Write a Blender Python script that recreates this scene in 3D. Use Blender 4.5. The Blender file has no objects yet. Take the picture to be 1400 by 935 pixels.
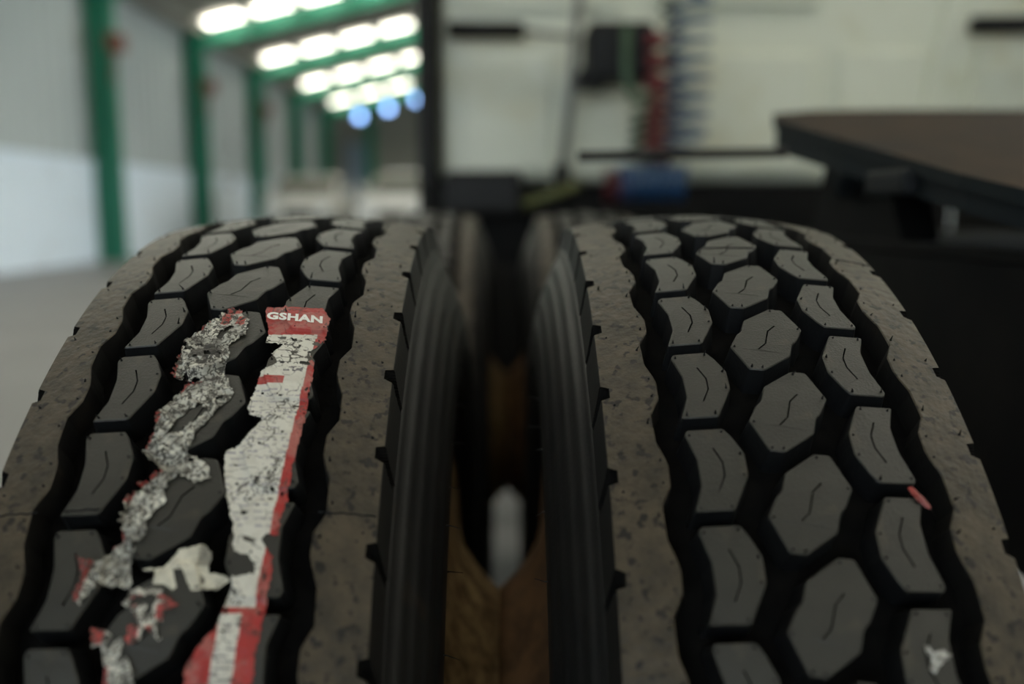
import bpy, bmesh, math, random
import numpy as np
from mathutils import Vector, Matrix
from mathutils.geometry import tessellate_polygon

SC = bpy.context.scene
COL = SC.collection
R = 0.52                      # tyre radius
PI = math.pi

# ------------------------------------------------------------------ camera
CAM = Vector((0.0021, -0.8641, 1.0453))
PITCH, YAW = math.radians(8.325), math.radians(0.5226)
FPX = 1233.95
cam_d = bpy.data.cameras.new('camera')
cam = bpy.data.objects.new('camera', cam_d); COL.objects.link(cam)
cam.location = CAM
cam.rotation_euler = (PI/2 - PITCH, 0, -YAW)
cam_d.sensor_width = 36.0
cam_d.lens = FPX/1400*36.0
cam_d.clip_start = 0.02; cam_d.clip_end = 200
cam_d.dof.use_dof = True
cam_d.dof.focus_distance = 0.60
cam_d.dof.aperture_fstop = 2.1
SC.camera = cam

# ------------------------------------------------------------------ world, exposure
W = bpy.data.worlds.new('sky_outside'); SC.world = W; W.use_nodes = True
bg = W.node_tree.nodes['Background']
bg.inputs[0].default_value = (0.80, 0.91, 1.0, 1); bg.inputs[1].default_value = 6.2
SC.view_settings.view_transform = 'Standard'
SC.view_settings.look = 'None'
SC.view_settings.gamma = 1.0
SC.view_settings.use_curve_mapping = False
SC.view_settings.exposure = -0.14
SKYLIGHT = 9.0                # strength of the daylight coming through the roof panes

# ------------------------------------------------------------------ materials
def nt(name):
    m = bpy.data.materials.new(name); m.use_nodes = True
    return m, m.node_tree.nodes, m.node_tree.links, m.node_tree.nodes['Principled BSDF']
def mat(name, col, rough=0.5, metal=0.0, spec=0.5, emit=None, es=0.0, coat=0.0):
    m, n, l, b = nt(name)
    b.inputs['Base Color'].default_value = (*col, 1)
    b.inputs['Roughness'].default_value = rough
    b.inputs['Metallic'].default_value = metal
    b.inputs['Specular IOR Level'].default_value = spec
    b.inputs['Coat Weight'].default_value = coat
    if emit:
        b.inputs['Emission Color'].default_value = (*emit, 1); b.inputs['Emission Strength'].default_value = es
    return m
def noisy(name, c1, c2, scale, rough=0.6, detail=6, lo=.4, hi=.62, bump=0.0, bscale=None, c3=None, s3=None, t3=(.6, .68), metal=0, spec=.5, stretch=None):
    """two or three tones mixed by noise, optional bump; object coordinates in metres"""
    m, n, l, b = nt(name)
    tc = n.new('ShaderNodeTexCoord'); src = tc.outputs['Object']
    if stretch:
        mp = n.new('ShaderNodeMapping'); mp.inputs['Scale'].default_value = stretch
        l.new(src, mp.inputs[0]); src = mp.outputs[0]
    t = n.new('ShaderNodeTexNoise'); t.inputs['Scale'].default_value = scale; t.inputs['Detail'].default_value = detail
    t.inputs['Roughness'].default_value = .62
    l.new(src, t.inputs['Vector'])
    r = n.new('ShaderNodeValToRGB'); r.color_ramp.elements[0].position = lo; r.color_ramp.elements[1].position = hi
    r.color_ramp.elements[0].color = (*c1, 1); r.color_ramp.elements[1].color = (*c2, 1)
    l.new(t.outputs['Fac'], r.inputs['Fac']); out = r.outputs['Color']
    if c3:
        t3n = n.new('ShaderNodeTexNoise'); t3n.inputs['Scale'].default_value = s3; t3n.inputs['Detail'].default_value = 3
        l.new(src, t3n.inputs['Vector'])
        r3 = n.new('ShaderNodeValToRGB'); r3.color_ramp.elements[0].position = t3[0]; r3.color_ramp.elements[1].position = t3[1]
        l.new(t3n.outputs['Fac'], r3.inputs['Fac'])
        mx = n.new('ShaderNodeMix'); mx.data_type = 'RGBA'
        l.new(r3.outputs['Color'], mx.inputs['Factor']); l.new(out, mx.inputs['A']); mx.inputs['B'].default_value = (*c3, 1)
        out = mx.outputs['Result']
    l.new(out, b.inputs['Base Color'])
    b.inputs['Roughness'].default_value = rough; b.inputs['Metallic'].default_value = metal
    b.inputs['Specular IOR Level'].default_value = spec
    if bump:
        bt = n.new('ShaderNodeTexNoise'); bt.inputs['Scale'].default_value = bscale or scale*2; bt.inputs['Detail'].default_value = 4
        l.new(src, bt.inputs['Vector'])
        bp = n.new('ShaderNodeBump'); bp.inputs['Strength'].default_value = bump; bp.inputs['Distance'].default_value = .002
        l.new(bt.outputs['Fac'], bp.inputs['Height']); l.new(bp.outputs['Normal'], b.inputs['Normal'])
    return m

M = {}
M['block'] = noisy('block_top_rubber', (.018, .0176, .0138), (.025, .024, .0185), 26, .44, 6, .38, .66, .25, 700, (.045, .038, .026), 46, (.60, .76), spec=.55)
M['rubber'] = noisy('moulded_rubber', (.0065, .007, .008), (.009, .0095, .010), 30, .55, 5, .4, .65, .15, 400, spec=.18)  # block side rubber, darkened to put more shade into the grooves
M['groove'] = noisy('groove_floor_rubber', (.004, .004, .004), (.007, .0065, .006), 60, .8, 5, .4, .65, .6, 120, spec=.03)  # shade of grooves and slots put into a near-black rubber colour
M['shoulder'] = noisy('dusty_shoulder_rubber', (.029, .0235, .015), (.068, .052, .032), 55, .48, 9, .36, .66, .6, 150, (.007, .0052, .0038), 140, (.575, .645), spec=.40)
M['casing'] = noisy('casing_rubber', (.006, .006, .006), (.010, .0095, .0085), 18, .54, 5, .4, .65, .1, 300, (.016, .013, .010), 30, (.62, .74), spec=.32)
M['rim'] = noisy('rusty_rim_paint', (.40, .28, .13), (.15, .09, .035), 45, .6, 6, .42, .62, .2, 200)
M['rim2'] = noisy('brown_rim_paint', (.22, .12, .055), (.11, .06, .03), 34, .6, 6, .42, .62, .2, 200)
M['green'] = mat('green_steel_paint', (.012, .20, .115), .45)
M['roof'] = noisy('roof_sheet', (.30, .29, .25), (.24, .23, .20), .6, .6)
M['pane'] = mat('skylight_pane_daylight', (.8, .8, .75), .5, emit=(1.0, .95, .82), es=SKYLIGHT)
M['bluepane'] = mat('window_blue_daylight', (.6, .7, .8), .4, emit=(.30, .52, 1.0), es=9.0)
M['wallwhite'] = noisy('white_block_wall', (.78, .87, .95), (.73, .82, .90), .5, .7, 5, .35, .7, c3=(.66, .71, .76), s3=.8, t3=(.6, .75))  # bluish daylight tint put into the white wall colour
M['wallgrey'] = noisy('grey_cladding', (.47, .51, .50), (.42, .46, .45), .35, .6, 4, .35, .7)
M['wallfar'] = noisy('far_cladding', (.30, .29, .24), (.25, .25, .21), .5, .6)
M['floor'] = noisy('concrete_floor', (.225, .222, .218), (.175, .173, .17), .9, .55, 8, .35, .68, .1, 60, (.14, .135, .13), .45, (.55, .75))
M['cab'] = noisy('cream_cab_paint', (.79, .80, .66), (.73, .74, .59), 1.6, .35, 5, .35, .7, c3=(.70, .68, .50), s3=3.0, t3=(.58, .72))
M['black'] = mat('black_plastic', (.008, .008, .008), .55, spec=.3)
M['chassis'] = noisy('black_chassis_paint', (.006, .006, .0065), (.010, .0095, .009), 9, .7, 5, spec=.12)
M['grease'] = noisy('greasy_dark_steel', (.008, .012, .015), (.012, .015, .016), 14, .6, 5, spec=.1)
M['rust'] = noisy('rusted_plate', (.043, .027, .017), (.026, .019, .014), 9, .8, 6, .38, .64, .2, 80, (.025, .02, .018), 6, (.52, .7), spec=.1)
M['greysteel'] = mat('grey_steel', (.18, .18, .17), .45, .3)
M['bluehose'] = mat('blue_hose', (.02, .07, .17), .4)
M['redhose'] = mat('red_hose', (.16, .016, .02), .45)
M['greenhose'] = mat('green_hose', (.05, .10, .05), .45)
M['yellowhose'] = mat('olive_hose', (.11, .11, .05), .45)
M['carpaint'] = mat('white_car_paint', (.78, .78, .74), .25, coat=.5)
M['glass'] = mat('car_glass', (.22, .22, .18), .08, spec=.8)
M['tyre'] = mat('car_tyre', (.02, .02, .02), .7)
M['lamp'] = mat('headlamp', (.85, .88, .9), .1)
M['redbox'] = mat('red_brown_box', (.20, .06, .035), .5)
M['pale'] = mat('pale_enamel', (.75, .78, .80), .3)
M['olive'] = mat('olive_bracket', (.10, .11, .03), .5)
M['letter'] = mat('white_print', (.80, .78, .74), .45)
M['redpaper'] = noisy('red_paper', (.30, .045, .04), (.22, .04, .035), 200, .4, bump=.3, bscale=300)
M['foil'] = noisy('silver_paper', (.55, .54, .50), (.20, .19, .17), 320, .35, 4, .4, .62, .6, 500)

def label_mat(name, scale, width, dirtlo, dirthi, rough, bumpd):
    """printed paper (colour attribute) with dark creases along noise ridges and rubbed-off dirt"""
    m, n, l, b = nt(name)
    tc = n.new('ShaderNodeTexCoord')
    at = n.new('ShaderNodeAttribute'); at.attribute_name = 'print'
    def noise(sc, det, dist=0):
        t = n.new('ShaderNodeTexNoise'); t.inputs['Scale'].default_value = sc; t.inputs['Detail'].default_value = det; t.inputs['Distortion'].default_value = dist
        l.new(tc.outputs['Object'], t.inputs['Vector']); return t.outputs['Fac']
    def math_(op, a, bb):
        q = n.new('ShaderNodeMath'); q.operation = op
        for i, z in enumerate((a, bb)):
            if isinstance(z, (int, float)): q.inputs[i].default_value = z
            elif z is not None: l.new(z, q.inputs[i])
        return q.outputs[0]
    def ramp(x, lo, hi):
        r = n.new('ShaderNodeMapRange'); r.interpolation_type = 'SMOOTHSTEP'; l.new(x, r.inputs['Value'])
        r.inputs['From Min'].default_value = lo; r.inputs['From Max'].default_value = hi; return r.outputs['Result']
    base = noise(scale, 5, .6)
    ridge = math_('ABSOLUTE', math_('SUBTRACT', base, .5), None)
    crease = ramp(ridge, width*.25, width)
    clean = ramp(noise(scale*.3, 5), dirtlo, dirthi)          # 1 where the paper is unhurt
    k = math_('MAXIMUM', crease, clean)
    worn = ramp(noise(scale*.55, 6, .8), .30, .37)            # rubbed through to black
    k = math_('MULTIPLY', k, worn)
    mi = n.new('ShaderNodeMix'); mi.data_type = 'RGBA'
    l.new(k, mi.inputs['Factor']); mi.inputs['A'].default_value = (.045, .040, .032, 1)
    l.new(at.outputs['Color'], mi.inputs['B'])
    l.new(mi.outputs['Result'], b.inputs['Base Color'])
    b.inputs['Roughness'].default_value = rough
    bp = n.new('ShaderNodeBump'); bp.inputs['Strength'].default_value = .8; bp.inputs['Distance'].default_value = bumpd
    l.new(base, bp.inputs['Height']); l.new(bp.outputs['Normal'], b.inputs['Normal'])
    return m
M['labelA'] = label_mat('printed_label_paper', 170, .035, .38, .50, .42, .0012)
M['labelB'] = label_mat('crackled_label_foil', 260, .075, .60, .72, .34, .004)

# ------------------------------------------------------------------ helpers
def mobj(name, verts, faces, m, parent=None, mi=None, smooth=False):
    me = bpy.data.meshes.new(name); me.from_pydata([tuple(v) for v in verts], [], [tuple(f) for f in faces])
    for x in (m if isinstance(m, (list, tuple)) else [m]): me.materials.append(x)
    if mi: me.polygons.foreach_set('material_index', mi)
    if smooth: me.polygons.foreach_set('use_smooth', [True]*len(me.polygons))
    me.update()
    o = bpy.data.objects.new(name, me); COL.objects.link(o)
    if parent: o.parent = parent
    return o
def bobj(name, bm, m, parent=None, smooth=False):
    bmesh.ops.recalc_face_normals(bm, faces=bm.faces)
    me = bpy.data.meshes.new(name); bm.to_mesh(me); bm.free()
    for x in (m if isinstance(m, (list, tuple)) else [m]): me.materials.append(x)
    if smooth: me.polygons.foreach_set('use_smooth', [True]*len(me.polygons))
    o = bpy.data.objects.new(name, me); COL.objects.link(o)
    if parent: o.parent = parent
    return o
def empty(name, loc=(0, 0, 0), rz=0):
    o = bpy.data.objects.new(name, None); COL.objects.link(o); o.location = loc; o.rotation_euler.z = rz
    o.empty_display_size = .1
    return o
def tag(o, label=None, cat=None, group=None, kind=None):
    if label: o['label'] = label
    if cat: o['category'] = cat
    if group: o['group'] = group
    if kind: o['kind'] = kind
    return o
def box(bm, lo, hi, bev=0.0, seg=2, mtx=None):
    t = bmesh.new(); bmesh.ops.create_cube(t, size=1)
    for v in t.verts: v.co = Vector([lo[i] + (v.co[i]+.5)*(hi[i]-lo[i]) for i in range(3)])
    if bev: bmesh.ops.bevel(t, geom=t.edges[:], offset=bev, segments=seg, affect='EDGES', profile=.5)
    if mtx: t.transform(mtx)
    merge(bm, t)
def merge(bm, t):
    mp = {v: bm.verts.new(v.co) for v in t.verts}
    for f in t.faces:
        try: bm.faces.new([mp[v] for v in f.verts])
        except ValueError: pass
    t.free()
def tube(bm, pts, r, seg=8, cap=True):
    pts = [Vector(p) for p in pts]; n = len(pts); rings = []
    up = Vector((0, 0, 1)); T0 = (pts[1]-pts[0]).normalized()
    if abs(T0.dot(up)) > .9: up = Vector((1, 0, 0))
    u = T0.cross(up).normalized()
    for i, p in enumerate(pts):
        T = (pts[min(i+1, n-1)]-pts[max(i-1, 0)]).normalized()
        u = (u - T*u.dot(T)).normalized(); w = T.cross(u)
        rr = r[i] if isinstance(r, (list, tuple)) else r
        rings.append([bm.verts.new(p + (u*math.cos(2*PI*k/seg) + w*math.sin(2*PI*k/seg))*rr) for k in range(seg)])
    for a, b in zip(rings, rings[1:]):
        for k in range(seg): bm.faces.new((a[k], a[(k+1) % seg], b[(k+1) % seg], b[k]))
    if cap: bm.faces.new(rings[0][::-1]); bm.faces.new(rings[-1])
def lathe_x(bm, prof, seg=64, closed=False):
    rings = [[bm.verts.new((x, -r*math.sin(2*PI*k/seg), r*math.cos(2*PI*k/seg))) for k in range(seg)] for x, r in prof]
    pairs = list(zip(rings, rings[1:])) + ([(rings[-1], rings[0])] if closed else [])
    for a, b in pairs:
        for k in range(seg): bm.faces.new((a[k], a[(k+1) % seg], b[(k+1) % seg], b[k]))
def boxobj(name, lo, hi, m, parent=None, bev=0.0):
    bm = bmesh.new(); box(bm, lo, hi, bev); return bobj(name, bm, m, parent)
def tubeobj(name, pts, r, m, parent=None, seg=8):
    bm = bmesh.new(); tube(bm, pts, r, seg); return bobj(name, bm, m, parent, True)
FW = Vector((math.sin(YAW)*math.cos(PITCH), math.cos(YAW)*math.cos(PITCH), -math.sin(PITCH)))
RT = Vector((math.cos(YAW), -math.sin(YAW), 0)); UP = RT.cross(FW)
def at(px, py, y):
    """world point on the plane of depth y that was measured at this place in the photograph"""
    D = FW + RT*((px-700)/FPX) - UP*((py-467.5)/FPX)
    return CAM + D*((y-CAM.y)/D.y)

# ------------------------------------------------------------------ building
XLW, XRW, YN, YF, EAVE, RIDGEX, SLOPE = -8.30, 14.2, -13.0, 43.4, 5.60, 2.95, .24
def roofz(x): return EAVE + SLOPE*((x-XLW) if x < RIDGEX else (XRW-x)*1.0)
fl = mobj('floor', [(XLW-.3, YN-8, 0), (XRW+.3, YN-8, 0), (XRW+.3, YF, 0), (XLW-.3, YF, 0)], [(0, 1, 2, 3)], M['floor']); tag(fl, kind='structure')
def wall_side(name, X, sgn, gaps):
    # block plinth to 2 m, then ribbed cladding; gaps are unseen openings for added daylight, 4.4 m high
    edges = [YN]+[q for g in gaps for q in g]+[YF]
    x0, x1 = min(X, X+sgn*.25), max(X, X+sgn*.25)
    bm = bmesh.new()
    for y0, y1 in zip(edges[::2], edges[1::2]): box(bm, (x0, y0, 0), (x1, y1, 2.0))
    w = bobj(name, bm, M['wallwhite']); tag(w, kind='structure')
    xo = X+sgn*.12
    def clad(y0, y1, z0):
        pts = []; y = y0
        while y < y1-.01:
            for dy, dx in ((0, 0), (.22, 0), (.24, -.02*sgn), (.27, -.02*sgn), (.29, 0)): pts.append((xo+dx, min(y+dy, y1)))
            y += .5
        pts.append((xo, y1)); n = len(pts)
        v = [(a, b, z0) for a, b in pts]+[(a, b, EAVE+.1) for a, b in pts]
        mobj('cladding', v, [(i, i+1, n+i+1, n+i) for i in range(n-1)], M['wallgrey'], w)
        boxobj('capping', (min(X-sgn*.03, X+sgn*.2), y0, z0), (max(X-sgn*.03, X+sgn*.2), y1, z0+.05), M['wallwhite'], w)
    for y0, y1 in zip(edges[::2], edges[1::2]): clad(y0, y1, 2.0)
    for y0, y1 in gaps: clad(y0, y1, 4.4)
    return w
wall_side('wall_left', XLW, -1, []); wall_side('wall_right', XRW, 1, [(6.0, 23.0)])  # right wall opening is added to light the left wall
gz = roofz(RIDGEX)
wf = mobj('wall_far', [(XLW-.4, YF, 0), (XRW+.4, YF, 0), (XRW+.4, YF, EAVE+.1), (RIDGEX, YF, gz+.1), (XLW-.4, YF, EAVE+.1)], [(0, 1, 2, 3, 4)], M['wallfar']); tag(wf, kind='structure')
# near wall with the open loading door behind the photographer
def quad(x0, x1, z0, z1): return [(x0, YN, z0), (x1, YN, z0), (x1, YN, z1), (x0, YN, z1)]
v = quad(XLW, -7.5, 0, EAVE) + quad(-0.5, XRW, 0, EAVE) + quad(-7.5, -0.5, 4.8, EAVE) + [(XLW, YN, EAVE), (XRW, YN, EAVE), (RIDGEX, YN, gz)]
wn = mobj('wall_near', v, [(0, 1, 2, 3), (4, 5, 6, 7), (8, 9, 10, 11), (12, 13, 14)], M['wallgrey']); tag(wn, kind='structure')
v = [(XLW-.3, YN, EAVE), (RIDGEX, YN, gz), (XRW+.3, YN, EAVE), (XLW-.3, YF, EAVE), (RIDGEX, YF, gz), (XRW+.3, YF, EAVE)]
ce = mobj('ceiling', v, [(0, 1, 4, 3), (1, 2, 5, 4)], M['roof']); tag(ce, kind='structure')
RAFT = [17.95 + 5.7*k for k in range(-5, 5)]
ang = math.atan(SLOPE)
raft_me = None
for y in RAFT:
    for side in (0, 1):
        xa, xb = (XLW, RIDGEX) if side == 0 else (RIDGEX, XRW)
        za, zb = roofz(xa), gz if side == 0 else EAVE
        if side == 1: za = gz
        vs = []
        for dy in (-.10, .10):
            vs += [(xa, y+dy, za-.06), (xb, y+dy, zb-.06), (xb, y+dy, zb-.48), (xa, y+dy, za-.48)]
        mobj('rafter', vs, [(0, 1, 2, 3), (4, 7, 6, 5), (3, 2, 6, 7), (0, 3, 7, 4), (1, 5, 6, 2), (0, 4, 5, 1)], M['green'], ce)
for side in (0, 1):           # purlins along the building
    x = XLW+.4
    k = 0
    for k in range(9):
        px_ = XLW+.545+1.25*k if side == 0 else XRW-.545-1.25*k
        z = roofz(px_)
        boxobj('purlin', (px_-.04, YN, z-.17), (px_+.04, YF, z-.02), M['roof'], ce)
pane_me = {}
for y in RAFT:
    for side in (0, 1):
        big = side == 1 or 3 < y < 14      # unseen panes widened for added light: right slope and over the truck
        for k in range(8):
            xc = XLW+1.17+1.25*k if side == 0 else XRW-1.17-1.25*k
            if big not in pane_me:
                bm = bmesh.new(); box(bm, (-.54, -.62, -.012) if big else (-.46, -.27, -.012), (.54, .62, .012) if big else (.46, .27, .012))
                p = bobj('skylight_pane', bm, M['pane'], ce); pane_me[big] = p.data
            else:
                p = bpy.data.objects.new('skylight_pane', pane_me[big]); COL.objects.link(p); p.parent = ce
            p.location = (xc, y-.48, roofz(xc)-.03); p.rotation_euler.y = -ang if side == 0 else ang
# small high windows in the far wall
for i, (px, py) in enumerate([(492, 159), (531, 148), (570, 136)]):
    c = at(px, py, YF-.05)
    w = boxobj('window_%d' % (i+1), (c.x-.16, YF-.12, c.z-.16), (c.x+.16, YF-.02, c.z+.16), M['bluepane']); tag(w, kind='structure')
    bm = bmesh.new()
    for a, b in (((-.22, -.22), (.22, -.16)), ((-.22, .16), (.22, .22)), ((-.22, -.16), (-.16, .16)), ((.16, -.16), (.22, .16))):
        box(bm, (c.x+a[0], YF-.15, c.z+a[1]), (c.x+b[0], YF-.02, c.z+b[1]))
    bobj('window_frame', bm, M['green'], w)
# tall narrow pale blue door in the far corner
c = at(487, 215, YF-.05)
dr = boxobj('door_1', (c.x-.45, YF-.10, 0), (c.x+.45, YF-.02, 4.2), mat('pale_blue_door', (.26, .33, .40), .5)); tag(dr, kind='structure')
boxobj('door_post', (c.x+.47, YF-.25, 0), (c.x+.95, YF-.02, 6.2), M['green'], dr)
# columns of the left wall
names = {1: 'green steel column nearest the left edge of the photo', 2: 'second green steel column along the left wall',
         3: 'third green steel column along the left wall', 4: 'fourth green steel column along the left wall',
         5: 'farthest green steel column on the left wall'}
def column(x, y, sgn, label, group):
    bm = bmesh.new()
    xi = x + sgn*.50
    lo, hi = min(x, xi), max(x, xi)
    box(bm, (lo, y-.012, .03), (hi, y+.012, EAVE-.05))
    box(bm, (lo, y-.13, .03), (lo+.03, y+.13, EAVE-.05)); box(bm, (hi-.03, y-.13, .03), (hi, y+.13, EAVE-.05))
    root = empty('steel_column', (0, 0, 0)); root.location = ((lo+hi)/2, y, 0)
    o = bobj('shaft', bm, M['green'], root); o.location = (-(lo+hi)/2, -y, 0)
    boxobj('base_plate', (-(hi-lo)/2-.05, -.2, 0), ((hi-lo)/2+.05, .2, .03), M['green'], root)
    tag(root, label, 'column', group)
    return root
for i, y in enumerate([17.95+5.7*k for k in range(5)]):
    column(XLW, y, 1, names[i+1], 'green columns along the left wall')
for i, y in enumerate([17.95, 23.65, 29.35]):
    column(XRW, y, -1, ['green column on the right wall, seen under the rusty coupling plate, nearest', 'green column on the right wall, second from the truck', 'green column on the right wall, farthest'][i], 'green columns along the right wall')
# boxes on the columns
for i, (px, py, k) in enumerate([(160, 58, 0), (286, 118, 1), (362, 150, 2)]):
    y = 17.95+5.7*k-.30
    c = at(px, py, y)
    e = empty('junction_box', (XLW+.66, y, c.z-.18))
    boxobj('housing', (-.14, -.16, 0), (.14, .16, .34), M['redbox'], e, .02)
    boxobj('cover', (.14, -.13, .03), (.16, .13, .31), M['redbox'], e)
    tubeobj('conduit', [(0, 0, 0), (-.08, .02, -.25), (-.12, .05, -.6)], .03, M['redbox'], e)
    tag(e, ['red-brown box high on the nearest green column', 'red-brown box high on the second green column', 'red-brown box high on the third green column'][i], 'box', 'boxes on the wall columns')
for i, (px, py, y) in enumerate([(336, 197, 27.4), (330, 250, 27.0), (133, 222, 18.2)]):  # pale discs added to stand for blurred glints on the wall
    c = at(px, py, y)
    e = empty('wall_lamp', (XLW+.02, y, c.z))
    bm = bmesh.new(); lathe_x(bm, [(0, .0), (0, .16), (.05, .16), (.07, .13)], 20); bobj('back_ring', bm, M['greysteel'], e)
    bm = bmesh.new(); lathe_x(bm, [(.06, .14), (.11, .11), (.14, .06), (.15, .001)], 20); bobj('glass_dome', bm, M['pale'], e, True)
    tag(e, ['round pale wall lamp, upper one beyond the second green column', 'round pale wall lamp, lower one beyond the second green column', 'round pale wall lamp beside the nearest green column'][i], 'lamp', 'round lamps on the left wall')

# ------------------------------------------------------------------ parked vans
def loft(bm, secs):
    """secs: list of (y, half width, z0, z1, corner) rounded box sections"""
    rings = []
    for y, w, z0, z1, c in secs:
        pts = []
        for sx, sz, a0 in ((1, 1, 0), (-1, 1, 90), (-1, -1, 180), (1, -1, 270)):
            cx_, cz_ = sx*(w-c), (z1-c if sz > 0 else z0+c)
            for k in range(4):
                a = math.radians(a0+30*k); pts.append((cx_+c*math.cos(a), y, cz_+c*math.sin(a)))
        rings.append([bm.verts.new(p) for p in pts])
    n = len(rings[0])
    for a, b in zip(rings, rings[1:]):
        for k in range(n): bm.faces.new((a[k], a[(k+1) % n], b[(k+1) % n], b[k]))
    bm.faces.new(rings[0]); bm.faces.new(rings[-1][::-1])
def suv(loc, rz, label):
    e = empty('parked_car', loc, rz)
    bm = bmesh.new()
    loft(bm, [(-2.35, .72, .45, .95, .12), (-2.25, .86, .35, 1.22, .18), (-1.9, .93, .32, 1.36, .16), (-1.0, .95, .32, 1.44, .14), (-.6, .96, .32, 1.47, .12), (1.9, .96, .32, 1.47, .12), (2.3, .90, .36, 1.42, .14)])
    bobj('body', bm, M['carpaint'], e, True)
    bm = bmesh.new()
    loft(bm, [(-1.05, .86, 1.40, 1.50, .03), (-.35, .76, 1.40, 1.90, .10), (.2, .75, 1.40, 1.97, .12), (1.6, .74, 1.40, 1.95, .12), (2.2, .80, 1.40, 1.52, .05)])
    bobj('cabin', bm, M['carpaint'], e, True)
    def pan(name, pts, m, t=.02):
        pts = [Vector(p) for p in pts]; nrm = (pts[1]-pts[0]).cross(pts[2]-pts[1]).normalized()*t
        n = len(pts); v = [p+nrm for p in pts]+[p-nrm for p in pts]
        f = [tuple(range(n)), tuple(range(2*n-1, n-1, -1))]+[(i, n+i, n+(i+1) % n, (i+1) % n) for i in range(n)]
        return mobj(name, v, f, m, e)
    pan('windscreen', [(-.78, -1.0, 1.53), (.78, -1.0, 1.53), (.66, -.42, 1.86), (-.66, -.42, 1.86)], M['glass'], .03)
    for s in (-1, 1):
        pan('side_window', [(s*.87, -.75, 1.54), (s*.86, .3, 1.54), (s*.77, .3, 1.86), (s*.78, -.35, 1.84)], M['glass'], .03)
        pan('side_window', [(s*.86, .4, 1.54), (s*.83, 1.7, 1.54), (s*.76, 1.5, 1.86), (s*.77, .4, 1.86)], M['glass'], .03)
        boxobj('headlamp', (s*.62-.17, -2.34, .98), (s*.62+.17, -2.16, 1.16), M['lamp'], e, .04)
        bm = bmesh.new(); box(bm, (s*1.05-.09, -.85, 1.45), (s*1.05+.09, -.72, 1.65), .03); box(bm, (min(s*.9, s*1.02), -.8, 1.47), (max(s*.9, s*1.02), -.76, 1.52)); bobj('mirror', bm, M['carpaint'], e)
        for y in (-1.45, 1.4):
            bm = bmesh.new(); lathe_x(bm, [(-.12, .18), (-.12, .34), (-.09, .37), (.09, .37), (.12, .34), (.12, .18)], 28, True)
            w = bobj('wheel', bm, M['tyre'], e, True); w.location = (s*.86, y, .37)
            bm = bmesh.new(); lathe_x(bm, [(s*.10, .20), (s*.125, .16), (s*.13, .02)], 20); h = bobj('hubcap', bm, M['greysteel'], w)
    boxobj('cowl', (-.74, -1.13, 1.44), (.74, -1.0, 1.50), M['black'], e, .02)
    boxobj('grille', (-.40, -2.37, .80), (.40, -2.26, 1.04), M['black'], e, .03)
    boxobj('bumper', (-.84, -2.44, .40), (.84, -2.22, .68), M['carpaint'], e, .06)
    boxobj('number_plate', (-.26, -2.46, .48), (.26, -2.43, .60), M['pale'], e)
    tag(e, label, 'car', 'white cars parked at the far end')
c = at(411, 287, 22.5); suv((c.x, 24.0, 0), .05, 'white car parked beside the third green column')
c = at(552, 287, 20.0); suv((c.x, 21.6, 0), -.06, 'white car parked just left of the truck cab')

# ------------------------------------------------------------------ tyres
N = 51; DEL = 2*PI/N; P = 2*PI*R/N*1000   # pitch in mm
GROOVE = .020
def crown(x): return .95*x*x
def tp(x, s, dep):
    """tread coordinates in mm (across, around) and depth in m -> metres about the hub"""
    x *= .001; a = s*.001/R; r = R-crown(x)-dep
    return (x, -r*math.sin(a), r*math.cos(a))
def offset_poly(p, d):
    n = len(p); out = []
    area = sum(p[i][0]*p[(i+1) % n][1]-p[(i+1) % n][0]*p[i][1] for i in range(n))
    sg = 1 if area > 0 else -1
    for i in range(n):
        a, b, c = Vector(p[i-1]), Vector(p[i]), Vector(p[(i+1) % n])
        d1, d2 = (b-a).normalized(), (c-b).normalized()
        n1, n2 = Vector((d1.y, -d1.x))*sg, Vector((d2.y, -d2.x))*sg
        m = (n1+n2); m = m/max(.35, m.length_squared)*2 if m.length > 1e-6 else n1
        q = b+m*d; out.append((q.x, q.y))
    return out
def rounded(p, r):
    n = len(p); out = []
    for i in range(n):
        a, b, c = Vector(p[i-1]), Vector(p[i]), Vector(p[(i+1) % n])
        u, w = a-b, c-b
        ru, rw = min(r, u.length*.4), min(r, w.length*.4)
        q0, q1 = b+u.normalized()*ru, b+w.normalized()*rw
        out += [tuple(q0), tuple(b*.5+(q0+q1)*.25), tuple(q1)]
    return out
def thick_line(p, w):
    p = [Vector(q) for q in p]; L, Rr = [], []
    for i, q in enumerate(p):
        t = (p[min(i+1, len(p)-1)]-p[max(i-1, 0)]).normalized(); nn = Vector((-t.y, t.x))*w/2
        L.append(tuple(q+nn)); Rr.append(tuple(q-nn))
    return L+Rr[::-1]
CENTRE = [(-17.3, 30.3), (-25.7, 8.6), (-18.9, -3.8), (-15.2, -7), (-11.5, -18.5), (8.3, -31.5), (17.3, -30.3), (25.7, -8.6), (18.9, 3.8), (15.2, 7), (11.5, 18.5), (-8.3, 31.5)]
CSIPE = [(7.9, -11.9), (2.1, -6.3), (-2.1, 6.3), (-7.9, 11.9)]
MIDOFF = 23.5
MID = [(-65.4, -24), (-63.6, -27.6), (-42.2, -27.6), (-38.2, -21.5), (-32.4, -9.5), (-32.4, 5.7), (-43.2, 27.6), (-65.6, 27.6), (-60.0, 11.7), (-60.3, -6.0)]
MSIPE = [(-50.2, -13.8), (-46, -3.6), (-46, 5), (-50.4, 15)]
MIDI = [(x, s-MIDOFF) for x, s in MID]; MSI = [(x, s-MIDOFF) for x, s in MSIPE]
MIDO = [(-x, -s) for x, s in MIDI]; MSO = [(-x, -s) for x, s in MSI]
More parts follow.
